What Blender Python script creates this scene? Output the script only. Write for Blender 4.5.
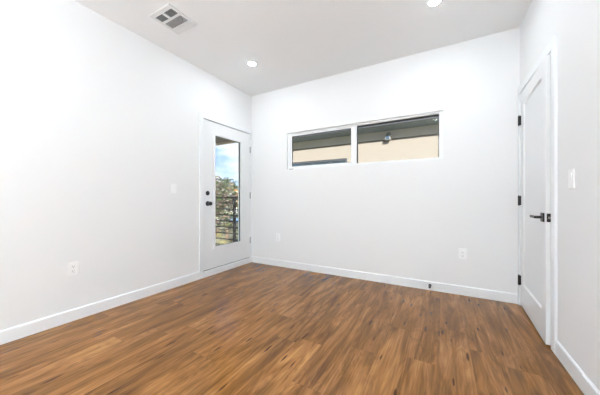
import bpy, bmesh, math, random
from mathutils import Vector, Matrix
random.seed(7)
PI = math.pi
for o in list(bpy.data.objects): bpy.data.objects.remove(o)
sc = bpy.context.scene
C = sc.collection

# ------------------------------------------------------------ camera, world, sun, exposure
W, D, H, YF = 3.416, 3.24, 2.74, -2.3      # room: x 0..W, y YF..D, z 0..H
cam = bpy.data.cameras.new('camera')
co = bpy.data.objects.new('camera', cam); C.objects.link(co)
co.location = (2.746, 0, 1.035)
co.rotation_euler = (PI/2, 0, math.radians(29.4))
cam.sensor_width = 36; cam.lens = 36*252/600; cam.shift_y = 1.8/600
cam.clip_start = 0.02; cam.clip_end = 500
sc.camera = co
sc.view_settings.view_transform = 'Standard'; sc.view_settings.look = 'None'
sc.view_settings.gamma = 1; sc.view_settings.use_curve_mapping = False
sc.view_settings.exposure = 1.03
SKY = .76; SUN = 7.4; CAN = 180.0

wd = bpy.data.worlds.new('sky'); sc.world = wd; wd.use_nodes = True
nt = wd.node_tree; nt.nodes.clear()
def N(nt, t, **k):
    n = nt.nodes.new(t)
    for a, b in k.items():
        if a.startswith('i_'): n.inputs[a[2:].replace('_', ' ')].default_value = b
        else: setattr(n, a, b)
    return n
L = nt.links.new
tc = N(nt, 'ShaderNodeTexCoord'); sep = N(nt, 'ShaderNodeSeparateXYZ'); L(tc.outputs['Generated'], sep.inputs[0])
ramp = N(nt, 'ShaderNodeValToRGB'); L(sep.outputs['Z'], ramp.inputs[0])
e = ramp.color_ramp.elements
e[0].position = 0.0; e[0].color = (.60, .76, 1, 1); e[1].position = .6; e[1].color = (.20, .40, .82, 1)
x = ramp.color_ramp.elements.new(.22); x.color = (.27, .47, .88, 1)
mp = N(nt, 'ShaderNodeMapping'); mp.inputs['Scale'].default_value = (3, 3, 8); L(tc.outputs['Generated'], mp.inputs[0])
nz = N(nt, 'ShaderNodeTexNoise', i_Scale=1.6, i_Detail=6.0, i_Roughness=.55); L(mp.outputs[0], nz.inputs['Vector'])
cr = N(nt, 'ShaderNodeValToRGB'); L(nz.outputs['Fac'], cr.inputs[0])
cr.color_ramp.elements[0].position = .46; cr.color_ramp.elements[1].position = .66
mx = N(nt, 'ShaderNodeMix', data_type='RGBA'); L(cr.outputs[0], mx.inputs[0]); L(ramp.outputs[0], mx.inputs[6]); mx.inputs[7].default_value = (1, 1, 1.02, 1)
bg = N(nt, 'ShaderNodeBackground', i_Strength=SKY); L(mx.outputs[2], bg.inputs[0])
ow = N(nt, 'ShaderNodeOutputWorld'); L(bg.outputs[0], ow.inputs[0])

sl = bpy.data.lights.new('sun', 'SUN'); sl.energy = SUN; sl.angle = .009; sl.color = (1, .95, .86)
so = bpy.data.objects.new('sun', sl); C.objects.link(so)
so.rotation_euler = Vector((-.55, 1, -.365)).to_track_quat('-Z', 'Y').to_euler()
so.location = (10, -20, 12)

# ------------------------------------------------------------ materials
def mat(name, col, rough=.5, metal=0, bump=0, bscale=200, vary=0, vscale=8, spec=.5, emit=0):
    m = bpy.data.materials.new(name); m.use_nodes = True; nt = m.node_tree; b = nt.nodes['Principled BSDF']
    b.inputs['Base Color'].default_value = (*col, 1); b.inputs['Roughness'].default_value = rough
    b.inputs['Metallic'].default_value = metal; b.inputs['Specular IOR Level'].default_value = spec
    if emit: b.inputs['Emission Color'].default_value = (.86, .94, 1, 1); b.inputs['Emission Strength'].default_value = emit
    tc = N(nt, 'ShaderNodeTexCoord')
    if vary:
        n = N(nt, 'ShaderNodeTexNoise', i_Scale=vscale, i_Detail=4.0); nt.links.new(tc.outputs['Object'], n.inputs['Vector'])
        mm = N(nt, 'ShaderNodeMix', data_type='RGBA'); nt.links.new(n.outputs['Fac'], mm.inputs[0])
        mm.inputs[6].default_value = (*[c*(1-vary) for c in col], 1); mm.inputs[7].default_value = (*[min(1, c*(1+vary)) for c in col], 1)
        nt.links.new(mm.outputs[2], b.inputs['Base Color'])
    if bump:
        n = N(nt, 'ShaderNodeTexNoise', i_Scale=bscale, i_Detail=2.0); nt.links.new(tc.outputs['Object'], n.inputs['Vector'])
        bp = N(nt, 'ShaderNodeBump', i_Strength=bump, i_Distance=.002); nt.links.new(n.outputs['Fac'], bp.inputs['Height'])
        nt.links.new(bp.outputs[0], b.inputs['Normal'])
    return m
WALL = mat('wall_paint', (.85, .85, .85), .6, bump=.15, bscale=260, spec=.3)
CEIL = mat('ceiling_paint', (.93, .93, .93), .75, bump=.15, bscale=260, spec=.2)
TRIM = mat('trim_gloss_paint', (.86, .875, .89), .32)
DOORW = mat('door_paint', (.85, .86, .87), .38)
VINYL = mat('window_vinyl', (.88, .885, .89), .35)
PLAST = mat('white_plastic', (.93, .93, .93), .3)
SLOT = mat('dark_slot', (.05, .05, .05), .6)
BLACK = mat('matte_black_metal', (.012, .012, .013), .38, metal=.3)
NICKEL = mat('satin_nickel', (.30, .295, .285), .4, metal=1)
ALU = mat('aluminium_threshold', (.62, .62, .61), .4, metal=.8)
GASKET = mat('black_gasket', (.02, .02, .022), .6)
REGW = mat('register_enamel', (.80, .80, .80), .45)
DUCT_SHADE = mat('painted_duct_shade', (.07, .07, .072), .8)
LED = mat('led_diffuser', (.9, .9, .9), .5, emit=CAN)
IRON = mat('railing_iron', (.004, .004, .004), .7, spec=.1)
DECK = mat('balcony_deck', (.30, .27, .23), .8, vary=.2)
SOFB = mat('brown_soffit_boards', (.13, .085, .05), .7, vary=.2, vscale=14)
BEAMT = mat('tan_fascia', (.50, .37, .23), .6, vary=.1)
STUCCO = mat('cream_stucco', (.21, .188, .165), .9, bump=.5, bscale=70, vary=.05, vscale=3)
STUCW = mat('outer_stucco', (.5, .49, .46), .9, bump=.5, bscale=70)
SOFG = mat('grey_soffit_panel', (.21, .26, .31), .4, vary=.08, vscale=3)
FRIEZE_SHADE = mat('taupe_frieze_shade', (.56, .53, .47), .7, vary=.05)  # frieze tone lightened to paint the eave's sky-lit shade
GUT = mat('dark_gutter', (.045, .05, .06), .4)
ROOF = mat('asphalt_roof', (.12, .115, .11), .9, vary=.3, vscale=20)
FLOOD = mat('floodlight_shell', (.22, .22, .21), .5)
BGLASS = mat('reflective_pane', (.10, .14, .18), .08, metal=.6)
BARK = mat('bark', (.13, .09, .06), .9, vary=.3, vscale=20)
CONC = mat('foundation', (.45, .44, .42), .9, vary=.1)
ASPH = mat('street_asphalt', (.22, .22, .23), .9, vary=.15, vscale=2)

def glass_mat():
    m = bpy.data.materials.new('clear_glass'); m.use_nodes = True; nt = m.node_tree; nt.nodes.clear()
    t = N(nt, 'ShaderNodeBsdfTransparent'); t.inputs[0].default_value = (.95, .965, .96, 1)
    g = N(nt, 'ShaderNodeBsdfGlossy', i_Roughness=.01); g.inputs[0].default_value = (1, 1, 1, 1)
    f = N(nt, 'ShaderNodeFresnel', i_IOR=1.5); s = N(nt, 'ShaderNodeMixShader')
    ms = N(nt, 'ShaderNodeMath', operation='MULTIPLY'); ms.inputs[1].default_value = .12
    nt.links.new(f.outputs[0], ms.inputs[0]); nt.links.new(ms.outputs[0], s.inputs[0])
    nt.links.new(t.outputs[0], s.inputs[1]); nt.links.new(g.outputs[0], s.inputs[2])
    o = N(nt, 'ShaderNodeOutputMaterial'); nt.links.new(s.outputs[0], o.inputs[0])
    return m
GLASS = glass_mat()

def floor_mat():
    m = bpy.data.materials.new('oak_plank_floor'); m.use_nodes = True; nt = m.node_tree; b = nt.nodes['Principled BSDF']
    l = nt.links.new
    def M(op, a, b_=None, c=None):
        n = N(nt, 'ShaderNodeMath', operation=op)
        for i, v in enumerate((a, b_, c)):
            if v is None: continue
            if isinstance(v, (int, float)): n.inputs[i].default_value = v
            else: l(v, n.inputs[i])
        return n.outputs[0]
    tc = N(nt, 'ShaderNodeTexCoord'); s = N(nt, 'ShaderNodeSeparateXYZ'); l(tc.outputs['Object'], s.inputs[0])
    PW, PL = .182, 1.22
    xr = M('DIVIDE', s.outputs[0], PW); row = M('FLOOR', xr); fx = M('SUBTRACT', xr, row)
    wn = N(nt, 'ShaderNodeTexWhiteNoise', noise_dimensions='1D'); l(row, wn.inputs['W'])
    yr = M('ADD', M('DIVIDE', s.outputs[1], PL), M('MULTIPLY', wn.outputs['Value'], 5.3)); idx = M('FLOOR', yr); fy = M('SUBTRACT', yr, idx)
    cb = N(nt, 'ShaderNodeCombineXYZ'); l(row, cb.inputs[0]); l(idx, cb.inputs[1])
    pr = N(nt, 'ShaderNodeTexWhiteNoise', noise_dimensions='3D'); l(cb.outputs[0], pr.inputs['Vector'])
    # shifted coordinates so the grain differs from plank to plank
    off = N(nt, 'ShaderNodeVectorMath', operation='SCALE'); l(pr.outputs['Color'], off.inputs[0]); off.inputs['Scale'].default_value = 37
    add = N(nt, 'ShaderNodeVectorMath', operation='ADD'); l(tc.outputs['Object'], add.inputs[0]); l(off.outputs[0], add.inputs[1])
    def noise(sx, sy, sc_, det, rough=.5, dist=0):
        mp = N(nt, 'ShaderNodeMapping'); mp.inputs['Scale'].default_value = (sx, sy, 1); l(add.outputs[0], mp.inputs[0])
        n = N(nt, 'ShaderNodeTexNoise', i_Scale=sc_, i_Detail=det, i_Roughness=rough, i_Distortion=dist); l(mp.outputs[0], n.inputs['Vector'])
        return n.outputs['Fac']
    broad = noise(7, .9, 1.5, 4, .55, 1.3)
    cath = noise(5.5, .8, 1.6, 2, .45, .9)
    fine = noise(42, 1.1, 2.4, 5, .62)
    r1 = N(nt, 'ShaderNodeValToRGB'); l(broad, r1.inputs[0])
    el = r1.color_ramp.elements; el[0].position = .24; el[0].color = (.078, .030, .007, 1); el[1].position = .72; el[1].color = (.46, .215, .066, 1)
    k = el.new(.5); k.color = (.275, .118, .030, 1)
    # rings
    rings = M('ABSOLUTE', M('SINE', M('MULTIPLY', cath, 38.0)))
    rr = M('MULTIPLY', M('POWER', rings, 2.5), .26)
    c1 = N(nt, 'ShaderNodeMix', data_type='RGBA'); l(rr, c1.inputs[0]); l(r1.outputs[0], c1.inputs[6]); c1.inputs[7].default_value = (.085, .034, .011, 1)
    fr = N(nt, 'ShaderNodeMapRange'); l(fine, fr.inputs[0]); fr.inputs[1].default_value = .3; fr.inputs[2].default_value = .7; fr.inputs[3].default_value = .70; fr.inputs[4].default_value = 1.24
    c2 = N(nt, 'ShaderNodeVectorMath', operation='SCALE'); l(c1.outputs[2], c2.inputs[0]); l(fr.outputs[0], c2.inputs['Scale'])
    tone = N(nt, 'ShaderNodeMapRange'); l(pr.outputs['Value'], tone.inputs[0]); tone.inputs[3].default_value = .90; tone.inputs[4].default_value = 1.08
    c3 = N(nt, 'ShaderNodeVectorMath', operation='SCALE'); l(c2.outputs[0], c3.inputs[0]); l(tone.outputs[0], c3.inputs['Scale'])
    # knots and short dark checks
    vm = N(nt, 'ShaderNodeMapping'); vm.inputs['Scale'].default_value = (14, 2.3, 1); l(add.outputs[0], vm.inputs[0])
    dn = noise(20, 6, 1.5, 2); 
    vo = N(nt, 'ShaderNodeTexVoronoi', voronoi_dimensions='2D', i_Scale=1.0); l(vm.outputs[0], vo.inputs['Vector'])
    sepc = N(nt, 'ShaderNodeSeparateColor'); l(vo.outputs['Color'], sepc.inputs[0])
    size = M('MULTIPLY', M('GREATER_THAN', sepc.outputs[0], .56), M('MULTIPLY_ADD', sepc.outputs[1], .08, .03))
    dist = M('ADD', vo.outputs['Distance'], M('MULTIPLY_ADD', dn, .16, -.08))
    kn = N(nt, 'ShaderNodeMapRange', interpolation_type='SMOOTHSTEP'); l(M('DIVIDE', dist, M('ADD', size, .0001)), kn.inputs[0])
    kn.inputs[1].default_value = .5; kn.inputs[2].default_value = 1.7; kn.inputs[3].default_value = 1; kn.inputs[4].default_value = 0
    has = M('MULTIPLY', M('MULTIPLY', kn.outputs[0], M('GREATER_THAN', sepc.outputs[0], .56)), .97)
    c4 = N(nt, 'ShaderNodeMix', data_type='RGBA'); l(has, c4.inputs[0]); l(c3.outputs[0], c4.inputs[6]); c4.inputs[7].default_value = (.055, .019, .006, 1)
    # dark streaks
    st = N(nt, 'ShaderNodeMapRange', interpolation_type='SMOOTHSTEP'); l(noise(22, .9, 2.0, 4, .6, .3), st.inputs[0]); st.inputs[1].default_value = .58; st.inputs[2].default_value = .74; st.inputs[4].default_value = .5
    c5 = N(nt, 'ShaderNodeMix', data_type='RGBA'); l(st.outputs[0], c5.inputs[0]); l(c4.outputs[2], c5.inputs[6]); c5.inputs[7].default_value = (.07, .028, .010, 1)
    # seams
    ex = M('MINIMUM', fx, M('SUBTRACT', 1.0, fx)); ey = M('MINIMUM', fy, M('SUBTRACT', 1.0, fy))
    seam = M('MAXIMUM', M('LESS_THAN', ex, .007), M('LESS_THAN', ey, .0012))
    c6 = N(nt, 'ShaderNodeMix', data_type='RGBA'); l(M('MULTIPLY', seam, .3), c6.inputs[0]); l(c5.outputs[2], c6.inputs[6]); c6.inputs[7].default_value = (.05, .025, .012, 1)
    l(c6.outputs[2], b.inputs['Base Color'])
    ro = N(nt, 'ShaderNodeMapRange'); l(fine, ro.inputs[0]); ro.inputs[3].default_value = .14; ro.inputs[4].default_value = .21
    l(ro.outputs[0], b.inputs['Roughness']); b.inputs['Specular IOR Level'].default_value = .22
    bp = N(nt, 'ShaderNodeBump', i_Strength=.12, i_Distance=.0005); l(M('SUBTRACT', fine, M('MULTIPLY', seam, 1.0)), bp.inputs['Height']); l(bp.outputs[0], b.inputs['Normal'])
    return m
FLOORM = floor_mat()

def leaf_mat(name, cols, rough=.7):
    m = bpy.data.materials.new(name); m.use_nodes = True; nt = m.node_tree; b = nt.nodes['Principled BSDF']
    g = N(nt, 'ShaderNodeNewGeometry'); r = N(nt, 'ShaderNodeValToRGB'); nt.links.new(g.outputs['Random Per Island'], r.inputs[0])
    r.color_ramp.interpolation = 'CONSTANT'
    el = r.color_ramp.elements
    while len(el) > 1: el.remove(el[-1])
    el[0].position = 0; el[0].color = (*cols[0], 1)
    for i, c in enumerate(cols[1:]): k = el.new((i+1)/len(cols)); k.color = (*c, 1)
    nt.links.new(r.outputs[0], b.inputs['Base Color']); b.inputs['Roughness'].default_value = rough; b.inputs['Specular IOR Level'].default_value = .1
    return m
LEAFG = leaf_mat('green_leaves', [(.03, .04, .02), (.06, .08, .03), (.10, .13, .05), (.17, .19, .13), (.035, .04, .03)])
LEAFR = leaf_mat('autumn_leaves', [(.16, .09, .04), (.24, .14, .06), (.12, .11, .04), (.28, .20, .10)])
LEAFP = leaf_mat('mixed_leaves', [(.015, .016, .01), (.07, .07, .03), (.15, .09, .07), (.07, .11, .02), (.26, .26, .20)])
LEAFY = leaf_mat('yellow_scrub', [(.26, .23, .09), (.34, .29, .12), (.18, .18, .07), (.42, .38, .22)])
GRASS = mat('dry_grass', (.30, .27, .13), .95, vary=.35, vscale=1.2)

# ------------------------------------------------------------ mesh helpers
class MB:
    def __init__(s): s.bm = bmesh.new()
    def box(s, a, b, bev=0, M=None):
        a = Vector(a); b = Vector(b); c = (a+b)/2; d = b-a
        t = bmesh.ops.create_cube(s.bm, size=1)['verts']
        for v in t: v.co = Vector((v.co.x*d.x, v.co.y*d.y, v.co.z*d.z))+c
        if bev:
            ed = list({e for v in t for e in v.link_edges})
            r = bmesh.ops.bevel(s.bm, geom=ed, offset=bev, segments=2, affect='EDGES', profile=.5)
            t = list({v for f in r['faces'] for v in f.verts} | {v for v in t if v.is_valid})
        if M:
            for v in t: v.co = M @ v.co
        return s
    def cyl(s, p, q, r, r2=None, n=24, cap=True):
        p = Vector(p); q = Vector(q); d = q-p
        Mx = Matrix.Translation((p+q)/2) @ d.to_track_quat('Z', 'Y').to_matrix().to_4x4()
        bmesh.ops.create_cone(s.bm, cap_ends=cap, segments=n, radius1=r, radius2=r if r2 is None else r2, depth=d.length, matrix=Mx)
        return s
    def lathe(s, o, axis, prof, n=32):     # prof: list of (distance along axis, radius)
        q = Vector(axis).to_track_quat('Z', 'Y'); o = Vector(o); rings = []
        for h, r in prof:
            rings.append([s.bm.verts.new(o + q @ Vector((r*math.cos(2*PI*i/n), r*math.sin(2*PI*i/n), h))) for i in range(n)])
        for A, B in zip(rings, rings[1:]):
            for i in range(n):
                s.bm.faces.new((A[i], A[(i+1) % n], B[(i+1) % n], B[i]))
        for Rg, rev in ((rings[0], True), (rings[-1], False)):
            s.bm.faces.new(Rg[::-1] if rev else Rg)
        return s
    def prism(s, pts, a, b, ax):           # polygon in the plane perpendicular to ax, extruded a..b
        def P(p, t):
            return {0: (t, p[0], p[1]), 1: (p[0], t, p[1]), 2: (p[0], p[1], t)}[ax]
        A = [s.bm.verts.new(P(p, a)) for p in pts]; B = [s.bm.verts.new(P(p, b)) for p in pts]
        n = len(pts)
        for i in range(n): s.bm.faces.new((A[i], A[(i+1) % n], B[(i+1) % n], B[i]))
        s.bm.faces.new(A[::-1]); s.bm.faces.new(B)
        return s
    def build(s, name, m, parent=None, smooth=False, M=None):
        if M: bmesh.ops.transform(s.bm, matrix=M, verts=s.bm.verts)
        bmesh.ops.recalc_face_normals(s.bm, faces=s.bm.faces)
        me = bpy.data.meshes.new(name); s.bm.to_mesh(me); s.bm.free()
        if smooth:
            for p in me.polygons: p.use_smooth = True
            try: me.set_sharp_from_angle(angle=math.radians(35))
            except Exception: pass
        me.materials.append(m)
        o = bpy.data.objects.new(name, me); C.objects.link(o)
        if parent: o.parent = parent
        return o
def tag(o, label=None, cat=None, group=None, kind=None):
    for k, v in (('label', label), ('category', cat), ('group', group), ('kind', kind)):
        if v: o[k] = v
    return o
def empty(name, loc=(0, 0, 0), rz=0):
    o = bpy.data.objects.new(name, None); o.empty_display_size = .1; C.objects.link(o); o.location = loc; o.rotation_euler = (0, 0, rz); return o
def ring(mb, axis, a, b, u0, u1, z0, z1, w, bev=0, wz=None):
    """rectangular frame standing in a wall; axis 0: lies in the yz plane (x from a to b), axis 1: in the xz plane"""
    wz = w if wz is None else wz
    def B(p0, p1, q0, q1):
        if axis == 0: mb.box((a, p0, q0), (b, p1, q1), bev)
        else: mb.box((p0, a, q0), (p1, b, q1), bev)
    B(u0, u0+w, z0, z1); B(u1-w, u1, z0, z1); B(u0+w, u1-w, z0, z0+wz); B(u0+w, u1-w, z1-wz, z1)
    return mb
def st(o, label, cat): return tag(o, label, cat, kind='structure')

# ------------------------------------------------------------ room shell
T = .15
st(MB().box((-T, YF-T, -.10), (W+T, D+T, 0)).build('floor', FLOORM), 'brown oak plank floor with dark knots', 'floor')
st(MB().box((-T-.05, YF-T-.05, H), (W+T+.05, D+T+.05, H+.14)).build('ceiling', CEIL), 'flat white painted ceiling', 'ceiling')
# left wall with balcony door opening
LY0, LY1, LZ0, LZ1 = 2.262, 3.212, .055, 2.115
m = MB(); m.box((-T, YF-T, 0), (0, LY0, H)).box((-T, LY1, 0), (0, D, H)).box((-T, LY0, LZ1), (0, LY1, H)).box((-T, LY0, 0), (0, LY1, LZ0))
st(m.build('wall_left', WALL), 'white painted left wall holding the balcony door', 'wall')
# back wall with window opening
WX0, WX1, WZ0, WZ1 = .690, 2.757, 1.486, 2.036
m = MB(); m.box((-T, D, 0), (WX0, D+T, H)).box((WX1, D, 0), (W+T, D+T, H)).box((WX0, D, WZ1), (WX1, D+T, H)).box((WX0, D, 0), (WX1, D+T, WZ0))
st(m.build('wall_back', WALL), 'white painted back wall under and around the wide window', 'wall')
# right wall with door opening
RY0, RY1, RZ1 = 2.375, 3.197, 2.062
m = MB(); m.box((W, YF-T, 0), (W+T, RY0, H)).box((W, RY1, 0), (W+T, D, H)).box((W, RY0, RZ1), (W+T, RY1, H))
m.box((W+T, RY0-.3, 0), (W+T+.9, D+T, .0-.1)).box((W+T+.9, RY0-.4, -.1), (W+T+1.0, D+T, H)).box((W+T, RY0-.4, -.1), (W+T+1.0, RY0-.3, H)).box((W+T, D, -.1), (W+T+1.0, D+T, H)).box((W+T, RY0-.4, H), (W+T+1.0, D+T, H+.1))
st(m.build('wall_right', WALL), 'white painted right wall holding the hinged panel door', 'wall')
# front wall behind the camera, with an opening added to let in fill light
FX0, FX1, FZ1 = .14, 3.276, 2.56
m = MB(); m.box((0, YF-T, 0), (FX0, YF, H)).box((FX1, YF-T, 0), (W, YF, H)).box((FX0, YF-T, FZ1), (FX1, YF, H))
st(m.build('wall_front', WALL), 'white wall behind the viewer with an opening added for fill light', 'wall')
def sheer():
    m = bpy.data.materials.new('fill_sheer_fabric'); m.use_nodes = True; nt = m.node_tree; nt.nodes.clear()
    t = N(nt, 'ShaderNodeBsdfTranslucent'); t.inputs[0].default_value = (.88, .94, 1, 1)
    d = N(nt, 'ShaderNodeBsdfDiffuse'); d.inputs[0].default_value = (.85, .85, .85, 1)
    s = N(nt, 'ShaderNodeMixShader'); s.inputs[0].default_value = .62
    o = N(nt, 'ShaderNodeOutputMaterial'); nt.links.new(t.outputs[0], s.inputs[1]); nt.links.new(d.outputs[0], s.inputs[2]); nt.links.new(s.outputs[0], o.inputs[0])
    return m
def fill_curtain():  # unseen sheet added to turn sunlight into soft room fill
    m = MB(); n = 140; x0, x1 = FX0-.06, FX1+.06
    vs = [[m.bm.verts.new((x0+(x1-x0)*i/n, YF+.035+.018*math.sin(i*.9), z)) for z in (.012, FZ1+.06)] for i in range(n+1)]
    for i in range(n): m.bm.faces.new((vs[i][0], vs[i+1][0], vs[i+1][1], vs[i][1]))
    return m.build('fill_curtain', sheer(), None, True)
tag(fill_curtain(), 'unseen sheer white sheet added behind the viewer to spread sunlight as fill', 'fill_curtain')
tag(MB().cyl((FX0-.12, YF+.035, FZ1+.075), (FX1+.12, YF+.035, FZ1+.075), .014, n=14).build('fill_curtain_rod', PLAST), 'unseen white rod added to carry the sheer fill sheet', 'curtain rod')

BH, BT = .098, .013
def bb(name, label, pts, a, b, ax):
    st(MB().prism(pts, a, b, ax).build(name, TRIM), label, 'baseboard')
bb('baseboard_left', 'white baseboard along the left wall up to the balcony door', [(0, 0), (BT, 0), (BT, BH-.008), (BT-.006, BH), (0, BH)], YF, LY0-.055, 1)
bb('baseboard_back', 'white baseboard along the back wall', [(D, 0), (D-BT, 0), (D-BT, BH-.008), (D-BT+.006, BH), (D, BH)], 0, W-.016, 0)
bb('baseboard_right', 'white baseboard along the right wall beside the door casing', [(W, 0), (W-BT, 0), (W-BT, BH-.008), (W-BT+.006, BH), (W, BH)], YF, 2.30, 1)

# ------------------------------------------------------------ balcony door (left wall)
d1 = st(empty('door_1', (0, (LY0+LY1)/2, 0)), 'white balcony door with a tall glass lite in the left wall', 'door')
inv = Matrix.Translation(-d1.location)
def P(mb, name, m, par=d1, smooth=False):
    root = par
    while root.parent: root = root.parent
    return mb.build(name, m, par, smooth, Matrix.Translation(-root.location))
m = MB(); m.box((-.001, LY0-.058, 0), (.014, LY0+.004, 2.172), .002).box((-.001, LY0+.004, LZ1-.008), (.014, D-.001, 2.172), .002).box((-.001, LY1-.004, 0), (.014, D-.001, LZ1-.008), .002)
P(m, 'casing', TRIM)
m = MB(); ring(m, 0, -T, .001, LY0, LY1, LZ0, LZ1, .013, wz=.010); P(m, 'jamb', TRIM)
SY0, SY1, SZ0, SZ1 = 2.278, 3.198, .088, 2.100
GY0, GY1, GZ0, GZ1 = 2.470, 2.985, .378, 1.925
m = MB(); ring(m, 0, -.047, -.003, SY0, SY1, SZ0, SZ1, .19); 
# replace with exact stiles and rails round the glass
m.bm.clear()
m.box((-.047, SY0, SZ0), (-.003, GY0, SZ1)).box((-.047, GY1, SZ0), (-.003, SY1, SZ1)).box((-.047, GY0, SZ0), (-.003, GY1, GZ0)).box((-.047, GY0, GZ1), (-.003, GY1, SZ1))
leaf = P(m, 'door_leaf', DOORW)
m = MB(); ring(m, 0, -.006, .007, GY0-.030, GY1+.030, GZ0-.030, GZ1+.030, .032, bev=.003); ring(m, 0, -.056, -.044, GY0-.030, GY1+.030, GZ0-.030, GZ1+.030, .032, bev=.003)
P(m, 'glass_frame', DOORW, leaf)
m = MB(); ring(m, 0, -.034, -.018, GY0-.001, GY1+.001, GZ0-.001, GZ1+.001, .006); P(m, 'gasket', GASKET, leaf)
P(MB().box((-.028, GY0+.002, GZ0+.002), (-.022, GY1-.002, GZ1-.002)), 'glass_pane', GLASS, leaf)
m = MB(); m.box((-T, LY0+.012, LZ0+.001), (.018, LY1-.012, SZ0-.009), .002); P(m, 'threshold', TRIM)
P(MB().box((-.045, SY0+.004, SZ0-.011), (-.008, SY1-.004, SZ0+.001)), 'door_sweep', SLOT)
m = MB(); m.box((-.001, LY0+.004, 0), (.015, LY1-.004, LZ0+.003), .002); P(m, 'kick_board', TRIM)
for z in (1.845, 1.10, .366):
    m = MB(); m.cyl((.001, 3.2045, z-.048), (.001, 3.2045, z+.048), .0075, n=12).cyl((.001, 3.2045, z+.048), (.001, 3.2045, z+.053), .0045, n=12).cyl((.001, 3.2045, z-.053), (.001, 3.2045, z-.048), .0045, n=12)
    P(m, 'hinge', NICKEL, smooth=True)
KY = 2.345
m = MB().lathe((-.004, KY, 1.118), (1, 0, 0), [(0, .031), (.006, .031), (.010, .027), (.014, .024), (.016, .020)]); m.box((.010, KY-.004, 1.118-.014), (.026, KY+.004, 1.118+.014), .002)
P(m, 'deadbolt', BLACK, smooth=True)
m = MB().lathe((-.004, KY, .978), (1, 0, 0), [(0, .033), (.007, .033), (.011, .028), (.013, .013), (.034, .012), (.040, .020), (.048, .027), (.058, .029), (.066, .026), (.071, .016)])
P(m, 'knob', BLACK, smooth=True)

# ------------------------------------------------------------ hinged panel door (right wall), slightly ajar
d2 = st(empty('door_2', (W, (RY0+RY1)/2, 0)), 'white one-panel door standing slightly ajar at the right wall', 'door')
m = MB(); cx = W-.015
m.box((cx, 2.302, 0), (W+.001, RY0-.006, 2.136), .002).box((cx, RY0-.006, RZ1+.006), (W+.001, D-.001, 2.136), .002).box((cx, RY1+.004, 0), (W+.001, D-.001, RZ1+.006), .002)
P(m, 'casing', TRIM, d2)
m = MB(); m.box((W-.002, RY0-.008, 0), (W+T, RY0+.010, RZ1)).box((W-.002, RY1-.004, 0), (W+T, RY1+.006, RZ1)).box((W-.002, RY0+.010, RZ1-.012), (W+T, RY1-.004, RZ1+.008))
m.box((W+.045, RY0+.010, 0), (W+.08, RY0+.022, RZ1-.012)).box((W+.045, RY0+.022, RZ1-.024), (W+.08, RY1-.004, RZ1-.012))
P(m, 'jamb', TRIM, d2)
Hg = Vector((W-.004, 3.190, 0)); ang = math.radians(-2.3)
RM = Matrix.Translation(Hg) @ Matrix.Rotation(ang, 4, 'Z') @ Matrix.Translation(-Hg)
def PR(mb, name, m_, par, smooth=False):
    return mb.build(name, m_, par, smooth, Matrix.Translation(-d2.location) @ RM)
y0, y1, z0, z1 = 2.394, 3.188, .014, 2.046; fx = W-.002; th = .036
ST_, RB, RT = .106, .212, .108
m = MB()
m.box((fx, y0, z0), (fx+th, y0+ST_, z1)).box((fx, y1-ST_, z0), (fx+th, y1, z1)).box((fx, y0+ST_, z0), (fx+th, y1-ST_, z0+RB)).box((fx, y0+ST_, z1-RT), (fx+th, y1-ST_, z1))
lf = PR(m, 'door_leaf', DOORW, d2)
m = MB(); m.box((fx+.012, y0+ST_-.004, z0+RB-.004), (fx+th-.012, y1-ST_+.004, z1-RT+.004))
pan = PR(m, 'door_panel', DOORW, lf)
# sloped sticking round the panel
m = MB()
A = (y0+ST_, y1-ST_, z0+RB, z1-RT); s_ = .009
def quadring(m, xo, xi, A, s_):
    o = [m.bm.verts.new((xo, y, z)) for y, z in ((A[0], A[2]), (A[1], A[2]), (A[1], A[3]), (A[0], A[3]))]
    i = [m.bm.verts.new((xi, y, z)) for y, z in ((A[0]+s_, A[2]+s_), (A[1]-s_, A[2]+s_), (A[1]-s_, A[3]-s_), (A[0]+s_, A[3]-s_))]
    w = [m.bm.verts.new((xi, y, z)) for y, z in ((A[0], A[2]), (A[1], A[2]), (A[1], A[3]), (A[0], A[3]))]
    for k in range(4):
        j = (k+1) % 4
        m.bm.faces.new((o[k], o[j], i[j], i[k])); m.bm.faces.new((o[j], o[k], w[k], w[j])); m.bm.faces.new((w[j], w[k], i[k], i[j]))
quadring(m, fx+.0005, fx+.0125, A, s_)
PR(m, 'panel_moulding', DOORW, lf)
for z in (1.80, 1.023, .250):
    m = MB(); m.cyl((W-.017, 3.190, z-.045), (W-.017, 3.190, z+.045), .0075, n=14).cyl((W-.017, 3.190, z-.052), (W-.017, 3.190, z+.052), .004, n=12)
    m.box((W-.017, 3.174, z-.045), (W-.0025, 3.192, z+.045), .001)
    P(m, 'hinge', BLACK, d2, True)
hz = .905; hy = 2.394+.060
m = MB(); m.box((fx-.009, hy-.032, hz-.032), (fx+.001, hy+.032, hz+.032), .002)
m.cyl((fx-.006, hy, hz), (fx-.042, hy, hz), .010, n=16)
m.box((fx-.052, hy-.013, hz-.009), (fx-.038, hy+.118, hz+.009), .003)
m.box((fx+th-.001, hy-.032, hz-.032), (fx+th+.009, hy+.032, hz+.032), .002)
h = PR(m, 'lever_handle', BLACK, lf)
m = MB(); m.box((fx+.005, y0-.002, hz-.030), (fx+.031, y0+.001, hz+.030), .0008); lp = PR(m, 'latch_plate', BLACK, lf)
m = MB(); m.box((fx+.012, y0-.012, hz-.008), (fx+.024, y0-.001, hz+.008), .002); PR(m, 'latch_bolt', NICKEL, lf)

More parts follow.
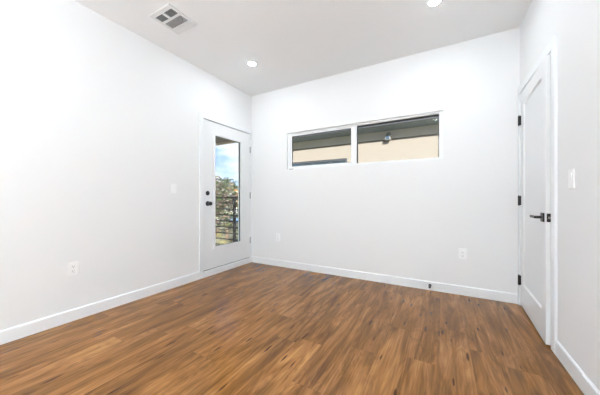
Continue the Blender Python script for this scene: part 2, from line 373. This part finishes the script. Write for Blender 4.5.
# ------------------------------------------------------------ window (back wall)
w1 = st(empty('window_1', ((WX0+WX1)/2, D, WZ0)), 'wide white two-pane sliding window high in the back wall', 'window')
def PW_(mb, name, m_, par=w1): return P(mb, name, m_, par)
FY0, FY1 = D+.028, D+.095
m = MB(); ring(m, 1, FY0, FY1, WX0, WX1, WZ0, WZ1, .040, wz=.026, bev=.002); m.box((1.712, FY0+.004, WZ0+.026), (1.760, FY1-.004, WZ1-.026), .002)
PW_(m, 'window_frame', VINYL)
m = MB(); ring(m, 1, FY0+.008, FY0+.036, WX0+.036, 1.722, WZ0+.022, WZ1-.022, .036, wz=.024, bev=.002)
sash = PW_(m, 'sliding_sash', VINYL)
PW_(MB().box((WX0+.070, FY0+.018, WZ0+.044), (1.688, FY0+.024, WZ1-.044)), 'glass_pane', GLASS, sash)
m = MB(); ring(m, 1, FY0+.012, FY0+.030, WX0+.0715, 1.6865, WZ0+.0455, WZ1-.0455, .003); PW_(m, 'gasket', GASKET, sash)
m = MB(); ring(m, 1, FY0+.030, FY0+.050, 1.759, WX1-.039, WZ0+.025, WZ1-.025, .009, wz=.005); PW_(m, 'gasket', GASKET)
PW_(MB().box((1.762, FY0+.038, WZ0+.028), (WX1-.042, FY0+.044, WZ1-.028)), 'glass_pane', GLASS)
PW_(MB().box((WX0+.03, FY0-.008, WZ0+.001), (WX0+.10, FY0+.006, WZ0+.010), .001), 'weep_latch', SLOT)

# ------------------------------------------------------------ fixtures
GL = 'recessed ceiling lights'
def can(x, y, label):
    t = tag(empty('ceiling_light', (x, y, H)), label, 'light', GL)
    MB().lathe((0, 0, .001), (0, 0, -1), [(0, .062), (.004, .062), (.006, .054), (.006, .044), (.003, .041)]).build('trim_ring', PLAST, t, True)
    MB().lathe((0, 0, -.001), (0, 0, -1), [(0, .0405), (.006, .0405), (.008, .034), (.009, .015)]).build('diffuser', LED, t, True)
    return t
can(.668, 2.460, 'lit round recessed light near the far left corner of the ceiling')
can(2.690, 2.460, 'lit round recessed light cut by the top edge, nearer the right wall')
can(.668, -1.42, 'unseen round recessed light added for more light at the back left of the room')  # this unseen rear pair is added to give the room more light
can(2.690, -1.42, 'unseen round recessed light added for more light at the back right of the room')
can(2.620, .52, 'lit round recessed light overhead to the right of the viewer')

v = tag(empty('ceiling_vent', (.525, 1.50, H)), 'white square louvred air register on the ceiling by the left wall', 'vent')
m = MB(); F_ = .150
m.box((-F_, -F_, -.006), (F_, -.108, .001), .001).box((-F_, .146, -.006), (F_, F_, .001), .001)
m.box((-F_, -.108, -.006), (-.118, .146, .001), .001).box((.118, -.108, -.006), (F_, .146, .001), .001)
m.build('flange', REGW, v)
MB().box((-.120, -.110, -.0015), (.120, .147, .0005)).build('duct_shade_plate', DUCT_SHADE, v)  # dark plate painted as the shaded duct behind the louvres
m = MB(); m.box((-.118, -.038, -.011), (.118, -.020, -.001)).box((-.118, .068, -.011), (.118, .084, -.001)).box((-.012, -.108, -.011), (.012, -.038, -.001))
m.build('divider', REGW, v)
def slats(x0, x1, y0, y1, n, tilt, along):
    m = MB(); w = .0105
    for i in range(n):
        t = (i+.5)/n
        if along == 'x':
            M_ = Matrix.Translation(((x0+x1)/2, y0+(y1-y0)*t, -.0065)) @ Matrix.Rotation(tilt, 4, 'X')
            m.box((-(x1-x0)/2, -w/2, -.0005), ((x1-x0)/2, w/2, .0005), 0, M_)
        else:
            M_ = Matrix.Translation((x0+(x1-x0)*t, (y0+y1)/2, -.0065)) @ Matrix.Rotation(tilt, 4, 'Y')
            m.box((-w/2, -(y1-y0)/2, -.0005), (w/2, (y1-y0)/2, .0005), 0, M_)
    m.build('louvre', REGW, v)
slats(-.118, .118, -.020, .068, 9, math.radians(33), 'x')
slats(-.118, .118, .084, .146, 6, math.radians(-35), 'x')
slats(-.118, -.012, -.108, -.038, 8, math.radians(50), 'y')
slats(.012, .118, -.108, -.038, 8, math.radians(50), 'y')

def plate(name, loc, rz, label, cat, group, kind):
    """wall plate facing local -y"""
    t = tag(empty(name, loc, rz), label, cat, group)
    MB().box((-.036, -.007, -.058), (.036, .0005, .058), .0025).build('cover_plate', PLAST, t)
    if kind == 'outlet':
        for s in (-1, 1):
            zc = s*.0195
            r = MB().box((-.017, -.0085, zc-.0145), (.017, -.005, zc+.0145), .0015).build('receptacle', PLAST, t)
            m = MB(); m.box((-.0085, -.0092, zc-.002), (-.0062, -.008, zc+.0075)).box((.0062, -.0092, zc-.001), (.0085, -.008, zc+.0065)).cyl((0, -.0092, zc-.008), (0, -.008, zc-.008), .0028, n=10)
            m.build('slot', SLOT, r)
        MB().cyl((0, -.0075, 0), (0, -.005, 0), .003, n=12).build('screw', PLAST, t)
    else:
        m = MB(); ring(m, 1, -.0075, -.005, -.0185, .0185, -.035, .035, .002); m.build('rocker_frame', SLOT if False else PLAST, t)
        m = MB().prism([(-.005, -.033), (-.0065, -.033), (-.0115, .033), (-.005, .033)], -.0165, .0165, 0); m.build('rocker', PLAST, t)
        for s in (-1, 1): MB().cyl((0, -.0072, s*.048), (0, -.005, s*.048), .003, n=12).build('screw', PLAST, t)
    return t
plate('wall_outlet', (0, .925, .442), PI/2, 'white duplex outlet low on the left wall', 'outlet', 'wall outlets', 'outlet')
plate('wall_outlet', (.530, D, .446), 0, 'white duplex outlet on the back wall near the left corner', 'outlet', 'wall outlets', 'outlet')
plate('wall_outlet', (2.940, D, .444), 0, 'white duplex outlet on the back wall toward the right door', 'outlet', 'wall outlets', 'outlet')
plate('light_switch', (0, 1.848, 1.160), PI/2, 'white rocker light switch on the left wall beside the balcony door', 'switch', 'light switches', 'switch')
plate('light_switch', (W, 2.085, 1.155), -PI/2, 'white rocker light switch on the right wall beside the panel door', 'switch', 'light switches', 'switch')

FILL_GLOW = mat('uplight_fill_glow', (.9, .9, .9), .5, emit=215)  # glow of two unseen uplights added to bounce fill off the ceiling
for lx, ly, lab in ((2.0, -1.75, 'unseen black uplighter added behind the viewer as ceiling fill, left one'), (2.75, -1.75, 'unseen black uplighter added behind the viewer as ceiling fill, right one')):
    t = tag(empty('fill_uplight', (lx, ly, 0)), lab, 'lamp')
    MB().lathe((0, 0, 0), (0, 0, 1), [(0, .14), (.015, .14), (.028, .12), (.034, .03)]).build('base', BLACK, t, True)
    MB().cyl((0, 0, .03), (0, 0, 1.34), .012, n=16).build('pole', BLACK, t, True)
    MB().lathe((0, 0, 1.33), (0, 0, 1), [(0, .03), (.02, .06), (.05, .13), (.06, .14), (.055, .12)]).build('lamp_shade', BLACK, t, True)
    MB().lathe((0, 0, 1.38), (0, 0, 1), [(0, .10), (.012, .12), (.016, .115), (.02, .05)]).build('diffuser', FILL_GLOW, t, True)

ds = tag(empty('door_stop', (2.626, D-BT, .056)), 'small black door stop screwed into the back baseboard', 'door stop')
MB().lathe((0, .001, 0), (0, -1, 0), [(0, .016), (.005, .016), (.009, .008), (.060, .006)]).build('post', BLACK, ds, True)
MB().lathe((0, -.058, -.001), (0, -1, 0), [(0, .010), (.004, .012), (.014, .012), (.018, .009)]).build('rubber_tip', GASKET, ds, True)

# ------------------------------------------------------------ outside: balcony on the left
BX = -1.55
st(MB().box((BX, 1.0, -.16), (-T, 3.48, -.02)).build('balcony_deck', DECK), 'brown balcony deck outside the glass door', 'balcony')
st(MB().box((BX-.4, .6, 2.37), (-T-.051, 4.28, 2.50)).build('balcony_ceiling', SOFB), 'dark brown board soffit over the balcony', 'soffit')
m = MB(); m.box((BX-.45, 4.28, 2.335), (-T-.051, 4.33, 2.56)).box((BX-.45, .6, 2.335), (BX-.4, 4.28, 2.56))
st(m.build('trim_1', BEAMT), 'tan fascia board along the balcony roof edge', 'trim')
rl = tag(empty('balcony_railing', (-.53, 3.42, -.02)), 'black metal balcony railing with horizontal bars beyond the glass door', 'railing')
def RP(mb, name): return P(mb, name, IRON, rl)
RP(MB().box((BX, 3.395, 1.055), (-T+.0, 3.435, 1.083), .002), 'top_rail')
for i in range(9):
    z = .955-.112*i
    RP(MB().box((BX, 3.408, z), (-T, 3.422, z+.022)), 'rail_bar')
for x in (-.55, BX+.02):
    RP(MB().box((x-.02, 3.395, -.02), (x+.02, 3.435, 1.06), .002), 'post')
# side run parallel to the house
RP(MB().box((BX-.001, 1.02, 1.055), (BX+.039, 3.395, 1.083), .002), 'top_rail')
for i in range(9):
    z = .955-.112*i
    RP(MB().box((BX+.012, 1.02, z), (BX+.026, 3.40, z+.022)), 'rail_bar')
for y in (1.04, 2.2): RP(MB().box((BX, y-.02, -.02), (BX+.038, y+.02, 1.06), .002), 'post')

GZ = -3.0
# storey below
st(MB().box((-T, YF-T, GZ), (W+T, D+T, -.10)).build('lower_storey', STUCW), 'pale stucco lower storey under the room', 'wall')
for yy in (1.08, 3.40):
    tag(MB().box((BX+.02, yy-.06, GZ), (BX+.14, yy+.06, -.16)).build('balcony_post', BEAMT), 'tan post carrying the outer edge of the balcony', 'post', 'balcony posts')

# ground
def ground():
    m = MB(); n = 60
    vs = [[m.bm.verts.new((-110+i*4, -60+j*4, GZ)) for j in range(n)] for i in range(n)]
    for i in range(n-1):
        for j in range(n-1): m.bm.faces.new((vs[i][j], vs[i+1][j], vs[i+1][j+1], vs[i][j+1]))
    return m.build('ground', GRASS)
st(ground(), 'dry yellow green grass field below the balcony', 'ground')
d0 = Vector((-.745, .70, 0)).normalized(); side = Vector((d0.y, -d0.x, 0))
def road():
    m = MB(); c = d0*46
    Mx = Matrix.Translation((c.x+2.7, c.y, GZ+.01)) @ Matrix.Rotation(math.atan2(side.y, side.x), 4, 'Z')
    m.box((-60, -3.5, 0), (60, 3.5, .03), 0, Mx); return m.build('street', ASPH)
st(road(), 'grey street crossing beyond the grass', 'street')

# ------------------------------------------------------------ neighbour house
nh = tag(empty('neighbour_house', (4, 6.24, GZ)), 'cream stucco neighbouring house with grey eaves seen through the window', 'house')
def PN(mb, name, m_, par=nh): return P(mb, name, m_, par)
NY = 6.24; NX0 = -1.8
NWX0, NWX1, NWZ0, NWZ1 = -1.35, .62, 1.15, 2.095
m = MB()
m.box((NX0, NY, GZ), (NWX0, NY+.2, 2.66)).box((NWX1, NY, GZ), (12, NY+.2, 2.66)).box((NWX0, NY, GZ), (NWX1, NY+.2, NWZ0)).box((NWX0, NY, NWZ1), (NWX1, NY+.2, 2.66))
m.box((NX0, NY+.2, GZ), (NX0+.2, 13, 2.66)).box((NX0, 13, GZ), (12, 13.2, 2.66)).box((11.8, NY+.2, GZ), (12, 13, 2.66))
PN(m, 'wall', STUCCO)
PN(MB().box((NX0-.55, NY-.56, 2.66), (12.5, 13.7, 2.70)), 'soffit', SOFG)
PN(MB().box((NX0-.001, NY-.022, 2.465), (12, NY-.001, 2.66), .002), 'frieze_shade_band', FRIEZE_SHADE)  # board drawn down to cover the eave's shadow band on the wall
PN(MB().box((NX0-.58, NY-.60, 2.64), (12.5, NY-.56, 2.86)), 'fascia', GUT)
m = MB().prism([(NY-.60, 2.68), (NY-.70, 2.70), (NY-.73, 2.82), (NY-.71, 2.82), (NY-.69, 2.72), (NY-.60, 2.71)], NX0-.58, 12.5, 0)
PN(m, 'gutter', GUT)
m = MB(); a_ = [(NX0-.6, NY-.6, 2.86), (12.5, NY-.6, 2.86), (12.5, 13.75, 2.86), (NX0-.6, 13.75, 2.86)]; r_ = [(NX0+3.2, 9.8, 4.2), (9, 9.8, 4.2)]
V_ = [m.bm.verts.new(p) for p in a_+r_]
for f in ((0, 1, 5, 4), (1, 2, 5), (2, 3, 4, 5), (3, 0, 4), (3, 2, 1, 0)): m.bm.faces.new([V_[i] for i in f])
PN(m, 'roof', ROOF)
m = MB(); ring(m, 1, NY+.02, NY+.10, NWX0, NWX1, NWZ0, NWZ1, .05); m.box((-.42, NY+.03, NWZ0+.05), (-.36, NY+.09, NWZ1-.05)).box((.10, NY+.03, NWZ0+.05), (.15, NY+.09, NWZ1-.05))
nw = PN(m, 'window', GUT)
PN(MB().box((NWX0+.04, NY+.055, NWZ0+.04), (NWX1-.04, NY+.065, NWZ1-.04)), 'pane', BGLASS, nw)
# floodlight under the eave
fl = tag(empty('security_light', (1.65, NY-.028, 2.56)), 'small grey security light mounted under the neighbouring eave', 'outdoor light')
MB().lathe((0, .001, 0), (0, -1, 0), [(0, .055), (.02, .055), (.03, .03)]).build('base', FLOOD, fl, True)
MB().cyl((0, -.02, 0), (0, -.09, -.05), .012, n=12).build('arm', FLOOD, fl, True)
m = MB(); m.box((-.06, -.15, -.15), (.06, -.06, -.05), .01); m.build('lamp_head', FLOOD, fl)
MB().box((-.045, -.152, -.14), (.045, -.149, -.06), .001).build('lens', BGLASS, fl)

# ------------------------------------------------------------ trees, shrubs, far things
def crown(blobs, n, size, m_, parent, name='foliage'):
    bm = bmesh.new()
    for k in range(n):
        c, r = random.choice(blobs)
        dd = Vector((random.gauss(0, 1), random.gauss(0, 1), random.gauss(0, 1))).normalized()*r*(random.random()**.4)
        p = Vector(c)+dd; q = Vector((random.gauss(0, 1), random.gauss(0, 1), random.gauss(0, 1))).to_track_quat('Z', 'Y')
        s = size*random.uniform(.6, 1.5)
        vs = [bm.verts.new(p+q @ Vector(t)) for t in ((-s, 0, 0), (0, -s*.5, s*.15), (s, 0, 0), (0, s*.5, s*.15))]
        bm.faces.new(vs)
    me = bpy.data.meshes.new(name); bm.to_mesh(me); bm.free(); me.materials.append(m_)
    o = bpy.data.objects.new(name, me); C.objects.link(o); o.parent = parent; return o
def tree(t, s, h, cr, m_, n, size, label, name='tree', zlow=.5, group='trees beyond the balcony'):
    p = Vector((2.746, 0, 0))+d0*t+side*s
    o = tag(empty(name, (p.x, p.y, GZ)), label, 'tree', group)
    m = MB(); m.cyl((0, 0, -.02), (.06*h*.3, 0, h*.45), .035*h, .018*h, n=10)
    for k in range(6):
        a = k*1.05+random.random(); z0 = h*random.uniform(.25, .45)
        m.cyl((.02*h*.3, 0, z0), (math.cos(a)*cr*.6, math.sin(a)*cr*.6, z0+h*.3), .014*h, .005*h, n=8)
    m.build('trunk', BARK, o, True)
    bl = []
    for k in range(14):
        a = random.random()*2*PI; zz = random.uniform(zlow, .86)
        rr = cr*(1-abs(zz-.55)*1.3)*random.uniform(.3, .8)
        bl.append(((math.cos(a)*rr, math.sin(a)*rr, zz*h), cr*random.uniform(.32, .5)))
    bl.append(((0, 0, h*.86), cr*.36))
    crown(bl, n, size, m_, o)
    return o
tree(15.5, -.55, 5.75, 1.9, LEAFP, 5200, .085, 'broad grey green leafy tree in the middle of the glass door')
tree(11.5, 1.25, 5.9, .75, LEAFR, 2200, .07, 'narrow reddish autumn tree at the right edge of the glass door')
tree(24, -4.2, 6.9, 2.8, LEAFG, 4200, .13, 'dark green tree farther off at the left edge of the glass door')
tree(27, .6, 6.2, 2.6, LEAFG, 3800, .13, 'dark green tree standing behind the broad grey green tree')
tree(30, 4.2, 7.6, 2.8, LEAFG, 3800, .13, 'dark green tree farther off behind the reddish tree')
for k in range(7):
    tree(70+3*(k % 3), -24+7.5*k, 6.6+(k % 3)*.7, 4.2, LEAFG if k % 2 else LEAFP, 1500, .3, 'distant green tree in the row across the street', zlow=.12, group='distant trees across the street')
def shrub(t, s, r, label):
    p = Vector((2.746, 0, 0))+d0*t+side*s
    o = tag(empty('shrub', (p.x, p.y, GZ)), label, 'shrub', 'yellow shrubs in the grass')
    MB().cyl((0, 0, -.02), (0, 0, r*.7), .04, .02, n=8).build('stem', BARK, o)
    crown([((0, 0, r*.6), r*.7), ((r*.5, 0, r*.4), r*.5), ((-r*.4, r*.3, r*.4), r*.5)], 900, .06, LEAFY, o)
for t, s, r in ((19, -1.3, .6), (21, .2, .7), (23.5, 1.1, .6), (26, -2.2, .8), (29, -.4, .7), (33, 1.6, .9), (20, 1.5, .5), (36, -1.9, .8)):
    shrub(t, s, r, 'low yellow green shrub in the dry grass below the balcony')

def car(t, s, col, label):
    p = Vector((2.746, 0, 0))+d0*t+side*s
    o = tag(empty('car', (p.x, p.y, GZ+.04), math.atan2(side.y, side.x)), label, 'car')
    m_ = mat('car_paint', col, .25)
    m = MB().prism([(-2.2, .3), (-2.25, .7), (-2.0, .9), (-1.2, .98), (-.6, 1.42), (.8, 1.45), (1.5, 1.0), (2.15, .9), (2.25, .6), (2.2, .3)], -.85, .85, 1); m.build('body', m_, o)
    m = MB().prism([(-1.05, 1.0), (-.58, 1.36), (.74, 1.39), (1.3, 1.02)], -.86, .86, 1); m.build('side_window', BGLASS, o)
    for x in (-1.4, 1.4):
        for y in (-.78, .78): MB().cyl((x, y-.1, .32), (x, y+.1, .32), .32, n=18).build('wheel', GASKET, o, True)
car(45, 2.5, (.10, .25, .48), 'blue car parked on the far street at the right of the glass door')
car(46, -6.6, (.75, .74, .72), 'white car parked on the far street at the left of the glass door')
fh = tag(empty('far_house', (2.746+(d0*52).x+side.x*1.5, (d0*52).y+side.y*1.5, GZ), math.atan2(side.y, side.x)), 'white house far across the street behind the trees', 'house')
MB().box((-7, 0, 0), (4, 7, 2.9)).build('wall', STUCW, fh)
MB().prism([(-.6, 2.9), (7.6, 2.9), (3.5, 4.6)], -7.5, 4.5, 0).build('roof', ROOF, fh)
for x in (-5, -2, 1.5): MB().box((x, -.04, 1), (x+1.2, .02, 2.1)).build('window', BGLASS, fh)
